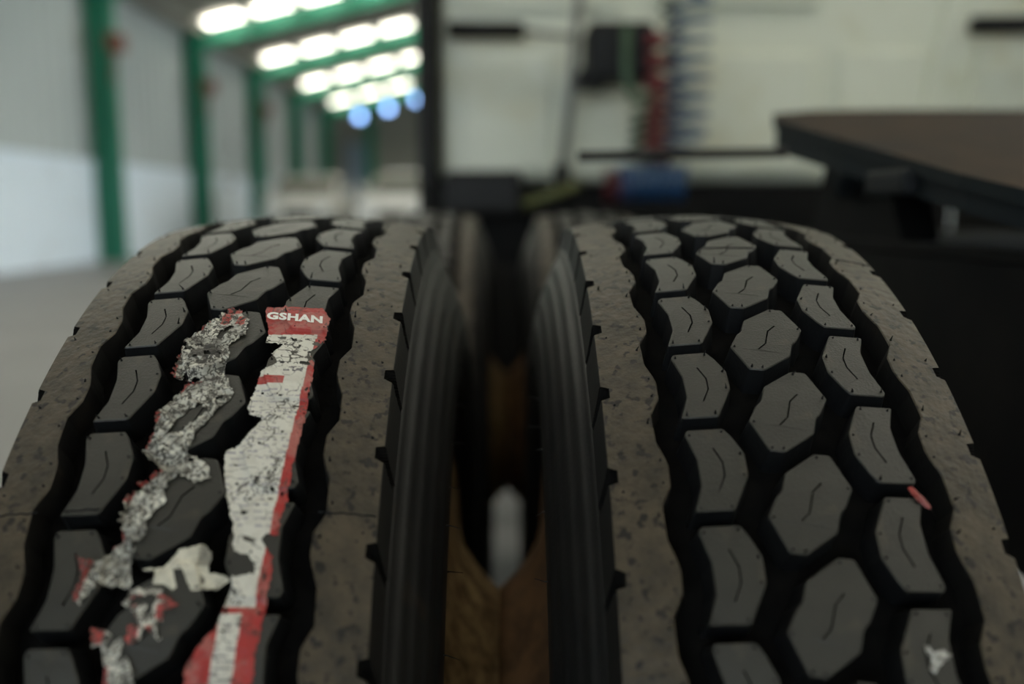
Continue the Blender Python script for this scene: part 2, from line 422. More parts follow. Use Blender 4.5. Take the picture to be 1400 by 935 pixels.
def block_mesh(poly, sipe):
    outer = rounded(poly, 1.5)
    top = offset_poly(outer, -.6); bot = offset_poly(outer, 2.6); hole = thick_line(sipe, 1.0)
    if sum(hole[i][0]*hole[(i+1) % len(hole)][1]-hole[(i+1) % len(hole)][0]*hole[i][1] for i in range(len(hole))) > 0: hole = hole[::-1]
    n, h = len(outer), len(hole)
    v = [tp(x, s, 0) for x, s in top]+[tp(x, s, 0) for x, s in hole]
    f = [tuple(t) for t in tessellate_polygon([[Vector((x, s, 0)) for x, s in top], [Vector((x, s, 0)) for x, s in hole]])]
    # face up
    g = []
    for t in f:
        a, b, c = (Vector(v[i]) for i in t)
        g.append(t if (b-a).cross(c-a).z > 0 else t[::-1])
    f = g; mi = [0]*len(f)
    b0 = len(v); v += [tp(x, s, .0007) for x, s in outer]
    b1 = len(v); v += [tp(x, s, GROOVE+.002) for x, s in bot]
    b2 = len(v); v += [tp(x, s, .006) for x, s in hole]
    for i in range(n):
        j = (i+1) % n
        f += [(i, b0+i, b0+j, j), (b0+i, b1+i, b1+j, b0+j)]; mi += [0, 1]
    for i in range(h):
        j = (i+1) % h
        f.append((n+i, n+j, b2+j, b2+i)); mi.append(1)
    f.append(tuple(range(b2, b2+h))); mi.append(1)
    bm = bmesh.new(); me = bpy.data.meshes.new('tread_block'); me.from_pydata(v, [], f)
    me.polygons.foreach_set('material_index', mi)
    bm.from_mesh(me); bmesh.ops.recalc_face_normals(bm, faces=bm.faces); bm.to_mesh(me); bm.free()
    me.materials.append(M['block']); me.materials.append(M['rubber'])
    return me
BM_C, BM_I, BM_O = block_mesh(CENTRE, CSIPE), block_mesh(MIDI, MSI), block_mesh(MIDO, MSO)
# shoulder ribs: zigzag inner edge, notched outer edge with slanted slots running on to the side
ZIG = [(-1.2, -83.2), (19.6, -82.4), (30.6, -78.6), (37, -77.0), (50.5, -77.2), (62.87, -83.2)]
def zig(s):
    s = (s+1.2) % P - 1.2
    for (a, xa), (b, xb) in zip(ZIG, ZIG[1:]):
        if s <= b: return xa+(xb-xa)*max(0, (s-a))/(b-a)
    return ZIG[-1][1]
WALL = [(0, 112, 5.2, 0, 5.6), (.0015, 112.7, 5.2, 0.3, 5.3), (.006, 113.6, 4.8, 3, 4.4), (.011, 114.7, 4.2, 6.5, 3.7), (.016, 115.9, 3.2, 10, 3.0), (.021, 117.2, .4, 13, 2.5)]
WALL = [tuple(a+(b-a)*t for a, b in zip(p, q)) for p, q in zip(WALL, WALL[1:]) for t in (0, .34, .67)]+[WALL[-1]]
K = 48
def rib_mesh(flip):
    cols = N*K; v = []; f = []; mi = []; slot = []
    for c in range(cols):
        s0 = c*P/K
        xi = zig(s0)
        row = [(xi+2.6, GROOVE+.002), (xi, .0008), (xi-.7, 0)]
        x1 = xi-.7
        # outer edge
        pts = [tp(x, (-s0 if flip else s0), d) if not flip else tp(-x, -s0, d) for x, d in row]
        edge = []; sl = []
        for d, xb, ndep, sh, hw in WALL:
            shift = sh*(-1 if flip else 1)
            ss = ((s0-41.0-shift+P/2) % P)-P/2
            q = min(1, max(0, (hw-abs(ss))/1.2))
            edge.append((-(xb-ndep*q), d)); sl.append(q > 0)
        xe = edge[0][0]
        mids = [x1+(xe-x1)*t for t in (.33, .66)]
        dcrown = .95*.112*.112
        for x in mids: pts.append(tp(-x if flip else x, -s0 if flip else s0, 0))
        for x, d in edge:
            dd = d+dcrown-crown(x*.001)      # absolute depth below the crown
            pts.append(tp(-x if flip else x, -s0 if flip else s0, max(dd, 0) if d > 0 else 0))
        v += pts; slot.append(sl)
    m = len(v)//cols
    for c in range(cols):
        d = (c+1) % cols
        for k in range(m-1):
            a = (c*m+k, c*m+k+1, d*m+k+1, d*m+k)
            f.append(a); j = k-5
            mi.append(0 if 1 <= k <= 4 else 1 if k < 1 else 2 if (slot[c][j] or slot[d][j]) else 1)  # slot faces take the groove colour, darkened as if in shade
    me = bpy.data.meshes.new('shoulder_rib'); me.from_pydata(v, [], f); me.polygons.foreach_set('material_index', mi)
    bm = bmesh.new(); bm.from_mesh(me); bmesh.ops.recalc_face_normals(bm, faces=bm.faces); bm.to_mesh(me); bm.free()
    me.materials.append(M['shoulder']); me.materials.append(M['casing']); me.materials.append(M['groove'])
    return me
RIB_I, RIB_O = rib_mesh(False), rib_mesh(True)
# casing: groove floor and both sidewalls with moulded rings
def casing_mesh():
    half = [(0, GROOVE), (.03, GROOVE+crown(.03)), (.06, GROOVE+crown(.06)), (.085, GROOVE+crown(.085)), (.105, GROOVE+crown(.105)+.003), (.1155, .0315), (.119, .038),
            (.1225, .046), (.1232, .0462), (.1262, .053), (.1295, .062), (.1302, .0624), (.1330, .069), (.1360, .080), (.1367, .0806), (.1392, .088),
            (.1415, .102), (.1421, .1025), (.1440, .112), (.1446, .128), (.1440, .146), (.1425, .1465), (.1405, .162), (.1350, .184), (.1335, .1844), (.1290, .202), (.1210, .220), (.1130, .231), (.108, .236)]
    prof = [(-x, R-d) for x, d in half[::-1]]+[(x, R-d) for x, d in half[1:]]
    bm = bmesh.new(); lathe_x(bm, prof, 180)
    bmesh.ops.recalc_face_normals(bm, faces=bm.faces)
    me = bpy.data.meshes.new('tyre_casing'); bm.to_mesh(me); bm.free(); me.materials.append(M['casing']); me.materials.append(M['groove'])
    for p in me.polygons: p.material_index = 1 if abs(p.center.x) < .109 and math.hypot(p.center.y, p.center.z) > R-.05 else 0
    me.polygons.foreach_set('use_smooth', [True]*len(me.polygons))
    return me
CASING = casing_mesh()
def rim_mesh(sg, m):
    bm = bmesh.new()
    lathe_x(bm, [(-sg*.118, .292), (-sg*.112, .284), (-sg*.10, .268), (sg*.06, .262), (sg*.112, .284), (sg*.1225, .291), (sg*.127, .276), (sg*.131, .214), (sg*.140, .183), (sg*.152, .164), (sg*.165, .149), (sg*.1788, .136), (sg*.1788, .09), (sg*.160, .09)], 96)
    bmesh.ops.recalc_face_normals(bm, faces=bm.faces)
    me = bpy.data.meshes.new('wheel_rim'); bm.to_mesh(me); bm.free(); me.materials.append(m)
    me.polygons.foreach_set('use_smooth', [True]*len(me.polygons))
    return me
rng = random.Random(4)
def nib(v, f, base, direction, length, rad):
    base = Vector(base); d = Vector(direction).normalized()
    t = d.cross(Vector((.3, .9, .2))).normalized(); w = d.cross(t)
    lean = (t*rng.uniform(-.35, .35)+w*rng.uniform(-.35, .35))*length
    b = len(v)
    for lv, rr in ((0, rad*1.7), (.25, rad), (1, rad*.45)):
        for k in range(5):
            a = 2*PI*k/5; p = base+d*length*lv+lean*lv*lv+(t*math.cos(a)+w*math.sin(a))*rr
            v.append(tuple(p))
    for L in range(2):
        for k in range(5):
            f.append((b+L*5+k, b+L*5+(k+1) % 5, b+L*5+5+(k+1) % 5, b+L*5+5+k))
    f.append(tuple(b+10+k for k in range(5)))
def nibs_mesh(phase):
    v, f = [], []
    def sets(poly, idx):
        q = offset_poly(poly, -2.6); return [q[i] for i in idx]
    cs = sets(CENTRE, [0, 1, 5, 7, 11]); ms = sets(MIDI, [0, 2, 4, 5, 6, 7]); mo = [(-x, -s) for x, s in ms]
    sh = [(-81.5, 33), (-81.3, 48), (-104.5, 52), (-86, 5)]; sh += [(-x, -s) for x, s in sh]
    for k in range(-4, 14):
        s0 = (k+phase)*P
        for x, s in cs+ms+mo+sh:
            L = rng.choice([.0010, .0012, .0014, .0018, .0018, .0030, .0042])
            p = tp(x, s0+s, -.0001); a = (s0+s)*.001/R
            nib(v, f, p, (0, -math.sin(a), math.cos(a)), L, .00055)
    for k in range(-2, 16):      # long hairs on the facing sidewalls
        for sg in (-1, 1):
            dep = rng.uniform(.11, .15); a = (k+rng.random())*DEL; r = R-dep
            nib(v, f, (sg*.1438, -r*math.sin(a), r*math.cos(a)), (sg, rng.uniform(-.1, .1), 0), rng.uniform(.006, .013), .0004)
    return v, f
def make_wheel(xc, phase, inner_side, rimm, label, yc=0.0, hairs=True, group='twin tyres of the rear axle'):
    root = empty('tyre_assembly', (xc, yc, 0))
    def part(name, me, rot=0.0):
        o = bpy.data.objects.new(name, me); COL.objects.link(o); o.parent = root; o.location = (0, 0, R); o.rotation_euler.x = rot
        return o
    part('tyre_casing', CASING)
    part('shoulder_rib', RIB_I, phase*DEL); part('shoulder_rib', RIB_O, phase*DEL)
    for k in range(N):
        for me in (BM_C, BM_I, BM_O): part('tread_block', me, (phase+k)*DEL)
    part('wheel_rim', rim_mesh(inner_side, rimm))
    if hairs:
        v, f = nibs_mesh(phase)
        o = mobj('rubber_hairs', v, f, M['rubber'], root); o.location = (0, 0, R); tag(o, 'fine moulding hairs of the tread', kind='stuff')
    tag(root, label, 'tyre', group)
    return root
XL, XR = -.182, .176
PHL, PHR = .525, .505
WL = make_wheel(XL, PHL, 1, M['rim'], 'left of the two nearest truck tyres, with torn red and white label on its tread')
WR = make_wheel(XR, PHR, -1, M['rim2'], 'right of the two nearest truck tyres, tread bare of any long label')
Y2 = 1.25                     # second axle of the tandem
make_wheel(XL+.012, .2, 1, M['rim'], 'blurred tyre ahead on the second axle, left side of the dark gap', Y2, False, 'twin tyres of the second axle')
make_wheel(XR+.012, .7, -1, M['rim2'], 'blurred tyre ahead on the second axle, right side of the dark gap', Y2, False, 'twin tyres of the second axle')
# moulding seams across the tread: thin raised ridges
def seam(root, s, spans):
    v, f = [], []
    for x0, x1 in spans:
        n = max(2, int(abs(x1-x0)/2))
        b = len(v)
        for i in range(n+1):
            x = x0+(x1-x0)*i/n; j = .35*math.sin(i*1.7)+.2*math.sin(i*.6)
            for ds, h in ((-.55, .0001), (0, -.0006), (.55, .0001)): v.append(tp(x, s+ds+j, h-.0001))
        for i in range(n):
            for k in range(2): f.append((b+i*3+k, b+i*3+k+1, b+i*3+k+4, b+i*3+k+3))
    o = mobj('mould_seam', v, f, M['rubber'], root); o.location = (0, 0, R)
seam(WL, 419.0, [(-111, -79.5), (-64, -43), (79, 111)])
seam(WR, 168.0, [(84, 111)])
seam(WR, 159.0, [(-22, 22)])

# ------------------------------------------------------------------ torn labels on the left tyre
rs = np.random.RandomState(7); LAT = rs.rand(64, 64)
def vn(x, y, sc, seed=0):
    X, Y = x/sc+seed*7.31+100, y/sc+seed*3.17+100
    i, j = np.floor(X).astype(int), np.floor(Y).astype(int); u, w = X-i, Y-j
    u, w = u*u*(3-2*u), w*w*(3-2*w)
    g = lambda a, b: LAT[a % 64, b % 64]
    return g(i, j)*(1-u)*(1-w)+g(i+1, j)*u*(1-w)+g(i, j+1)*(1-u)*w+g(i+1, j+1)*u*w
def inside(poly, x, y):
    r = np.zeros(x.shape, bool); n = len(poly)
    for i in range(n):
        (xa, ya), (xb, yb) = poly[i-1], poly[i]
        if ya == yb: continue
        c = ((ya > y) != (yb > y)) & (x < (xb-xa)*(y-ya)/(yb-ya)+xa); r ^= c
    return r
def blur(a, n, times=2):
    for _ in range(times):
        for ax in (0, 1):
            p = np.pad(a, [(n, n) if k == ax else (0, 0) for k in (0, 1)], mode='edge'); c = np.cumsum(p, axis=ax)
            c = np.concatenate([np.zeros_like(np.take(c, [0], ax)), c], axis=ax)
            L = a.shape[ax]
            a = (np.take(c, range(2*n+1, 2*n+1+L), ax)-np.take(c, range(0, L), ax))/(2*n+1)
    return a
def block_mask(x, s):
    m = np.zeros(x.shape, bool)
    for k in range(2, 10):
        s0 = (k+PHL)*P
        for poly in (CENTRE, MIDI, MIDO): m |= inside(poly, x, s-s0)
    return m
ST = .55
def sheet(name, root, polys, m, colour, sag, crump, rag, hole, lift=None, label=None, seed=1):
    """paper lying over the tread blocks: ragged outline, creases, sagging over the grooves"""
    al = np.array([q for p in polys for q in p]); x0, s0 = al.min(0)-2; x1, s1 = al.max(0)+2
    X, S = np.meshgrid(np.arange(x0, x1, ST), np.arange(s0, s1, ST), indexing='ij')
    wx = X+(vn(X, S, 2.2, seed)-.5)*rag+(vn(X, S, 6, seed+1)-.5)*rag*.6; ws = S+(vn(X, S, 2.2, seed+2)-.5)*rag+(vn(X, S, 6, seed+3)-.5)*rag*.6
    keep = np.zeros(X.shape, bool)
    for p in polys: keep |= inside(p, wx, ws)
    if hole is not None: keep &= ~hole(wx, ws)
    bmk = block_mask(X, S).astype(float)
    hgt = .35+(blur(bmk, 5)-1)*sag
    cr = np.abs(vn(X, S, 5, seed+4)-.5)*2*.6+np.abs(vn(X, S, 2.2, seed+5)-.5)*2*.4+np.abs(vn(X, S, 11, seed+6)-.5)*.5
    hgt = np.where(bmk > .5, np.maximum(hgt, .25), hgt)+cr*crump
    if lift is not None: hgt = hgt+lift(X, S)
    colr = colour(X, S)
    # vertices
    cell = keep[:-1, :-1] & keep[1:, :-1] & keep[:-1, 1:] & keep[1:, 1:]
    used = np.zeros(X.shape, bool)
    used[:-1, :-1] |= cell; used[1:, :-1] |= cell; used[:-1, 1:] |= cell; used[1:, 1:] |= cell
    idx = -np.ones(X.shape, int); idx[used] = np.arange(used.sum())
    xm = X[used]*.001; a = S[used]*.001/R; r = R-.95*xm*xm+hgt[used]*.001
    v = np.stack([xm, -r*np.sin(a), r*np.cos(a)], 1)
    ii, jj = np.nonzero(cell)
    f = np.stack([idx[ii, jj], idx[ii, jj+1], idx[ii+1, jj+1], idx[ii+1, jj]], 1)
    me = bpy.data.meshes.new(name); me.from_pydata(v.tolist(), [], f.tolist())
    ca = me.color_attributes.new('print', 'FLOAT_COLOR', 'POINT')
    ca.data.foreach_set('color', np.concatenate([colr[used], np.ones((used.sum(), 1))], 1).ravel().astype(np.float32))
    me.materials.append(m); me.polygons.foreach_set('use_smooth', [True]*len(me.polygons))
    o = bpy.data.objects.new(name, me); COL.objects.link(o); o.parent = root; o.location = (0, 0, R)
    if label: o['label'] = label
    return o
A_OUT = [(18.6, 250.3), (31.7, 250.3), (37.1, 252.5), (59.2, 251.8), (65.0, 259.7), (65.4, 278.9), (64.8, 287.6), (58.8, 299.8), (58.3, 302.7), (61.7, 304.8), (62.5, 317.1), (63.3, 345.7), (63.1, 360.6), (61.3, 378.1), (60.7, 404.2), (60.8, 413.4), (58.9, 434.4), (53.1, 434.2), (50.4, 437.1), (55.0, 443.5), (58.0, 446.7), (58.3, 454.7), (57.2, 472.2), (55.7, 498.1), (54.8, 530), (20.4, 530), (19.4, 503.9), (25.6, 493.1), (32.3, 484.6), (33.4, 481.3), (34.7, 473.9), (37.7, 463.0), (37.0, 458.1), (49.4, 455.7), (47.2, 449.5), (42.5, 445.8), (36.8, 444.4), (34.7, 438.1), (32.8, 426.5), (29.9, 422.5), (27.8, 415.7), (25.0, 407.9), (20.2, 386.5), (19.9, 380.7), (27.2, 375.9), (29.9, 369.7), (36.7, 358.4), (36.3, 355.6), (28.3, 354.2), (26.4, 345.1), (28.5, 336.7), (28.9, 323.3), (29.7, 317.0), (34.3, 315.4), (38.5, 311.5), (34.9, 305.9), (32.8, 300.4), (38.6, 291.9), (26.5, 290.8), (27.0, 283.0)]
RED = np.array((.36, .028, .025)); WHITE = np.array((.62, .60, .53)); INK = np.array((.13, .12, .13))
def edge_x(S): return np.interp(S, [270, 290, 312, 355, 386, 410, 434, 458, 475], [59.5, 59.5, 58.3, 57.3, 55.9, 54.8, 54.0, 51.8, 51.5])
def colA(X, S):
    c = np.empty(X.shape+(3,)); c[:] = WHITE
    # rows of small print, too fine to read
    row = ((S-334) % 4.3) < 1.25
    words = vn(X, np.floor((S-334)/4.3)*31, 2.4, 5) > .40
    fine = vn(X, S, .9, 6) > .30
    zone = (S > 334) & (S < 432) & (vn(X*0, np.floor((S-334)/4.3)*17.0, 1.0, 8) > .25)
    c[row & words & fine & zone] = INK*1.8+.11
    big = (S > 314) & (S < 318.5) & (X > 44) & (X < 56) & (vn(X, S, 1.3, 9) > .52); c[big] = INK
    # panel with darker rows at the near end
    pan = (S > 478) & (S < 524)
    rows2 = (((S-480) % 3.1) < 1.2) & (vn(X, np.floor((S-480)/3.1)*13, 3, 3) > .42); c[pan & rows2] = INK*1.2
    c[S < 279.5+(59-X)*.08] = RED
    c[X > edge_x(S)] = RED
    c[(S > 322.7) & (S < 329.2) & (X < 45.5)] = RED
    c[(S > 474) & (S < 477.6)] = RED
    c[(S > 474) & ((X > 45.6-(S-478)*.03) | (X < 33.6))] = RED
    # scuffs: lighter worn red, greyed white
    w = vn(X, S, 9, 11)*.6+vn(X, S, 2.5, 12)*.4
    k = np.clip((w-.45)*2.2, 0, .45)[..., None]; isr = (c[..., 0] > .4) & (c[..., 1] < .1)
    c = np.where(isr[..., None], c*(1-k)+np.array((.33, .14, .11))*k, c*(1-k*.5)+np.array((.36, .33, .27))*k*.5)
    crease = np.abs(vn(X, S, 7, 14)-.5) < .018; cz = (S > 283) & (S < 312)
    c[crease] *= .45
    c[cz & (np.abs(vn(X*.6, S*1.6, 3.5, 15)-.5) < .085)] = (.05, .045, .035)
    return c
LA = sheet('sticker', WL, [A_OUT], M['labelA'], colA, 2.6, .45, 1.3,
           lambda X, S: ((vn(X, S*1.5, 4, 21) > .80) & (S > 288) & (S < 312)) | ((vn(X, S, 3, 22) > .93) & (S > 330)),
           None, 'long torn label strip with red header, red edge and fine print', 1)
# header lettering
fc = bpy.data.curves.new('header_text', 'FONT'); fc.body = 'GSHAN'; fc.size = 1; fc.offset = .045; fc.resolution_u = 3; fc.space_character = 1.06
fo = bpy.data.objects.new('header_text', fc); COL.objects.link(fo)
dg = bpy.context.evaluated_depsgraph_get(); tm = fo.evaluated_get(dg).to_mesh()
tv = np.array([v.co[:2] for v in tm.vertices]); tf = [tuple(p.vertices) for p in tm.polygons]
fo.evaluated_get(dg).to_mesh_clear(); bpy.data.objects.remove(fo)
tx0, ty0 = tv.min(0); tx1, ty1 = tv.max(0)
bm = bmesh.new(); vs = [bm.verts.new((*q, 0)) for q in ((tv-[tx0, ty0])/[tx1-tx0, ty1-ty0])]
for p in tf:
    try: bm.faces.new([vs[i] for i in p])
    except ValueError: pass
bmesh.ops.triangulate(bm, faces=bm.faces)
for v in bm.verts:
    u, w = v.co.x, v.co.y
    x = 23.2+u*37.6+(w-.5)*-1.0; s = 268.6+u*1.2-w*8.3
    v.co = Vector(tp(x, s, 0)); a = s*.001/R
    v.co += Vector((0, -math.sin(a), math.cos(a)))*.00085
o = bobj('lettering', bm, M['letter'], LA); tag(o, 'white capital letters')

B_OUT = [(2.1, 253.5), (7.6, 263.7), (13.2, 270.0), (13.9, 286.3), (6.4, 294.1), (7.7, 305.0), (5.9, 315.5), (6.7, 320.1), (14.0, 330.5), (18.5, 343.0), (15.9, 345.5), (8.6, 354.4), (8.3, 359.0), (2.0, 368.9), (0.5, 375.5), (-0.9, 382.5), (5.6, 385.6), (14.8, 395.1), (16.4, 401.5), (4.6, 405.6), (-3.4, 403.5), (-8.4, 425.4), (-13.8, 437.7), (-18.7, 447.7), (-17.0, 455.8), (-15.8, 463.3), (-33.2, 463.0), (-39.9, 473.3), (-43.6, 471.6), (-41.2, 457.8), (-46.9, 448.4), (-36.2, 450.3), (-27.8, 439.4), (-26.5, 437.5), (-29.9, 423.1), (-27.3, 411.2), (-13.5, 394.9), (-28.3, 381.2), (-24.8, 366.0), (-19.5, 342.9), (-12.6, 327.9), (-24.5, 324.9), (-25.5, 299.0), (-19.5, 283.9), (-10.3, 265.5), (-3.4, 257.1)]
LEFTB = np.array([(253, 1), (265.5, -10.3), (283.9, -19.5), (299, -25.5), (325, -24.5), (328, -12.6), (343, -19.5), (366, -24.8), (381, -28.3), (395, -13.5), (411, -27.3), (423, -29.9), (437, -26.5), (450, -38), (472, -43)])
def dleft(X, S): return X-np.interp(S, LEFTB[:, 0], LEFTB[:, 1])
def colB(X, S):
    c = np.empty(X.shape+(3,)); c[:] = (.66, .64, .56)
    k = (vn(X, S, 7, 30)*.55+vn(X, S, 2.6, 31)*.45)[..., None]; c = c*np.clip(.1+1.2*k, .2, 1.1)
    d = dleft(X, S)
    c[(d < 1.6) & (vn(X, S, 9, 33) > .36)] = RED*.8
    c[(S < 276) & (X > -6) & (X < 10) & (vn(X, S, 6, 34) > .25)] = (.40, .075, .06)
    c[(S > 326) & (S < 330) & (X < -1) & (X > -12)] = RED
    dk = (vn(X, S, 8, 35) > .66) & (S < 330) & (S > 296); c[dk] = (.05, .045, .04)
    return c
def holeB(X, S):
    n = vn(X, S, 9, 41)*.6+vn(X, S, 3.5, 42)*.4
    sip = inside([(3, 276), (-1, 290), (-6, 289), (-1, 279)], X, S) | inside([(-2, 348), (4, 352), (-8, 369), (-16, 371), (-10, 358)], X, S) | inside([(-2, 398), (6, 404), (-12, 436), (-14, 428), (-5, 415), (-9, 408)], X, S)
    return sip | (n > .78)
LB = sheet('sticker', WL, [B_OUT], M['labelB'], colB, 5.0, 2.4, 2.6, holeB,
           lambda X, S: 5.5*np.exp(-np.maximum(dleft(X, S), 0)/2.6)*(.35+.9*vn(X, S, 14, 44)), 'crumpled silvery white label remnant with curled red edge', 5)
C_OUT = [(-11.4, 453.0), (0.1, 452.6), (6.3, 442.4), (18.1, 438.9), (24.7, 444.0), (24.2, 455.0), (31.6, 455.8), (37.4, 459.4), (31.4, 464.9), (17.2, 466.2), (11.4, 456.0), (6.3, 455.1), (10.4, 464.2), (7.6, 466.6), (3.0, 463.4), (-3.7, 462.5), (-5.2, 455.1), (-11.0, 454.6)]
def colC(X, S):
    c = np.empty(X.shape+(3,)); c[:] = (.60, .57, .47); c *= (.75+.4*vn(X, S, 4, 51))[..., None]
    c[(X > 17) & (S < 452)] *= .45
    return c
sheet('sticker', WL, [C_OUT], M['labelA'], colC, 3.0, .8, 1.2, None, None, 'cream torn label piece bridging two tread blocks', 9)
D_OUT = [(-19.2, 470.1), (-14.6, 464.9), (-8.4, 463.3), (2.5, 465.0), (4.9, 469.1), (15.0, 472.3), (12.3, 474.7), (6.2, 476.2), (5.8, 483.3), (2.5, 482.5), (6.0, 491.0), (-0.0, 494.7), (-5.2, 492.4), (-11.7, 495.4), (-12.4, 493.9), (-10.9, 483.2), (-6.6, 484.8), (-13.1, 476.1), (-17.8, 472.9)]
def colD(X, S):
    c = np.empty(X.shape+(3,)); c[:] = (.64, .61, .53); c *= (.7+.5*vn(X, S, 3, 61))[..., None]
    c[(vn(X, S, 5, 62) > .50) & (S > 468)] = (.42, .06, .055)
    c[(X < -6) & (S > 484)] = (.42, .06, .055)
    return c
sheet('sticker', WL, [D_OUT], M['labelB'], colD, 3.0, 1.9, 2.4, lambda X, S: vn(X, S, 5, 63) > .74, None, 'shredded red and white label flakes on a centre block', 13)
E_OUT = [(-33.3, 484.1), (-25.8, 485.4), (-19.3, 489.3), (-22.2, 494.6), (-16.4, 491.6), (-13.7, 489.3), (-12.5, 495.4), (-14.4, 502.2), (-10.1, 499.9), (-3.9, 508.1), (-6.1, 524), (-22.5, 526), (-20.9, 505.1), (-26.4, 493.8), (-31.7, 495.2)]
def colE(X, S):
    c = np.empty(X.shape+(3,)); c[:] = (.62, .60, .53); c *= (.7+.5*vn(X, S, 3, 71))[..., None]
    c[(X < -24) & (S < 493)] = (.45, .06, .05); c[(X < -18) & (S > 505)] = (.42, .05, .05)
    return c
sheet('sticker', WL, [E_OUT], M['labelB'], colE, 4.0, 2.0, 1.6, None, None, 'ragged label remnant nearest the camera', 17)
# scraps on the right tyre
def flat_scrap(name, poly, m, label, lift, root_x, phase):
    n = len(poly); cx_ = sum(p[0] for p in poly)/n; cs_ = sum(p[1] for p in poly)/n
    v = []
    for hgt in (lift, lift-.0004):
        v.append(tp(cx_, cs_, -hgt-.0012))
        v += [tp(x, s, -hgt-.0006*math.sin(i*2.3)) for i, (x, s) in enumerate(poly)]
    f = []
    for i in range(n):
        j = (i+1) % n
        f += [(0, 1+i, 1+j), (n+1, n+2+j, n+2+i), (1+i, n+2+i, n+2+j, 1+j)]
    o = mobj(name, v, f, m); o.location = (root_x, 0, R); return o
e = flat_scrap('paper_scrap', [(58.0, 406.9), (60.0, 406.2), (62.4, 407.1), (63.4, 410.0), (66.0, 413.0), (69.0, 417.9), (67.6, 420.2), (65.0, 418.6), (63.0, 415.6), (61.4, 415.6), (60.6, 412.0), (59.0, 410.6)], M['redpaper'], None, .0014, XR, PHR)
tag(e, 'small red paper scrap on the right tyre at a block edge', 'scrap')
e = flat_scrap('paper_scrap', [(45.0, 495.5), (47.5, 496.2), (49.5, 499.4), (52, 498.2), (55.7, 497.6), (57, 499.6), (59.2, 500.1), (57, 502.4), (54.3, 503.8), (51, 506), (48.2, 509.9), (46.6, 508.2), (44.8, 507.4), (46.8, 505), (47.5, 502.0), (45.6, 499)], M['foil'], None, .0012, XR, PHR)
tag(e, 'small silvery scrap on the right tyre near the bottom of the photo', 'scrap')

# ------------------------------------------------------------------ truck: chassis
CX = .95
ch = empty('truck', (CX, .6, 0))
def cpart(name, lo, hi, m, bev=0.0):
    lo = (lo[0]-CX, lo[1]-.6, lo[2]); hi = (hi[0]-CX, hi[1]-.6, hi[2]); return boxobj(name, lo, hi, m, ch, bev)
for x, sg in ((.56, 1), (1.34, -1)):
    bm = bmesh.new()
    box(bm, (x-.006-CX, -.9, .66), (x+.006-CX, 5.0, .985)); box(bm, (min(x, x+sg*.09)-CX, -.9, .66), (max(x, x+sg*.09)-CX, 5.0, .675)); box(bm, (min(x, x+sg*.09)-CX, -.9, .972), (max(x, x+sg*.09)-CX, 5.0, .985))
    bobj('frame_rail', bm, M['chassis'], ch)
for y in (-.25, .9, 1.8): cpart('crossmember', (.566, y-.05, .70), (1.334, y+.05, .94), M['chassis'])
for ya in (0.0, Y2):
    bm = bmesh.new(); lathe_x(bm, [(-.62, .001), (-.62, .075), (-.2, .085), (-.14, .17), (.14, .17), (.2, .085), (.62, .075), (.62, .001)], 28)
    o = bobj('axle', bm, M['chassis'], ch, True); o.location = (0, ya-.6, R)
    for sg in (-1, 1):
        bm = bmesh.new(); lathe_x(bm, [(sg*.51, .001), (sg*.51, .175), (sg*.60, .18), (sg*.60, .001)], 40); o = bobj('brake_drum', bm, M['chassis'], ch, True); o.location = (0, ya-.6, R)
for sg in (-1, 1):
    bm = bmesh.new()
    t = bmesh.new(); lathe_x(t, [(-.13, .001), (-.13, .10), (-.09, .13), (-.03, .125), (0, .115), (.03, .125), (.09, .13), (.13, .10), (.13, .001)], 24); t.transform(Matrix.Rotation(PI/2, 4, 'Y')); merge(bm, t)
    o = bobj('air_spring', bm, M['black'], ch, True); o.location = (sg*.36, .04, .50)
cpart('deck_plate', (-.30, 2.625, .80), (1.72, 2.80, 1.145), M['chassis'], .01)
cpart('underframe', (-.25, 2.82, .60), (1.80, 4.9, 1.13), M['chassis'], .02)
cpart('mud_flap', (-.36, 1.95, .36), (.40, 1.965, .87), M['black'], .004)  # dark plate added to block the bright view through the tyre gap
for x0, x1 in ((.575, .655), (1.245, 1.325)): cpart('subframe_angle', (x0, -.2, .985), (x1, 1.2, 1.0), M['chassis'])
tag(ch, 'truck with cream cab rear wall and black chassis frame', 'truck')
# ------------------------------------------------------------------ truck: cab
YC = 2.84
cb = ch; OY = .6
def kpart(name, lo, hi, m, bev=0.0, seg=2, par=None):
    lo = (lo[0]-CX, lo[1]-OY, lo[2]); hi = (hi[0]-CX, hi[1]-OY, hi[2]); bm = bmesh.new(); box(bm, lo, hi, bev, seg); return bobj(name, bm, m, cb if par is None else par)
shell = kpart('cab_shell', (-.255, YC, 1.155), (2.255, YC+2.1, 3.4), M['cab'], .05, 3)
def panel(name, p0, p1, t=.03, bev=.022):
    a, b = at(*p0, YC), at(*p1, YC)
    return kpart(name, (min(a.x, b.x), YC-t, min(a.z, b.z)), (max(a.x, b.x), YC+.01, max(a.z, b.z)), M['cab'], bev, 2, shell)
panel('pressed_panel', (895, 72), (1108, 238)); panel('pressed_panel', (900, -200), (1118, 12)); panel('pressed_panel', (1146, 68), (1256, 236), .018, .015)
panel('pressed_panel', (630, 70), (755, 236), .014, .012); panel('pressed_panel', (625, -200), (850, 15), .02, .015)
for (xa, ya, xb, yb, w) in ((1313, -30, 1262, 170, .045), (1345, 60, 1318, 170, .03)):
    a, b = at(xa, ya, YC), at(xb, yb, YC)
    v = []
    for yy in (YC-.035, YC+.005):
        for q in (a, b):
            for dx in (-w, w): v.append((q.x+dx*(.6 if yy < YC else 1)-CX, yy-OY, q.z))
    mobj('pressed_rib', v, [(0, 1, 3, 2), (0, 2, 6, 4), (1, 5, 7, 3), (0, 4, 5, 1), (2, 3, 7, 6)], M['cab'], shell)
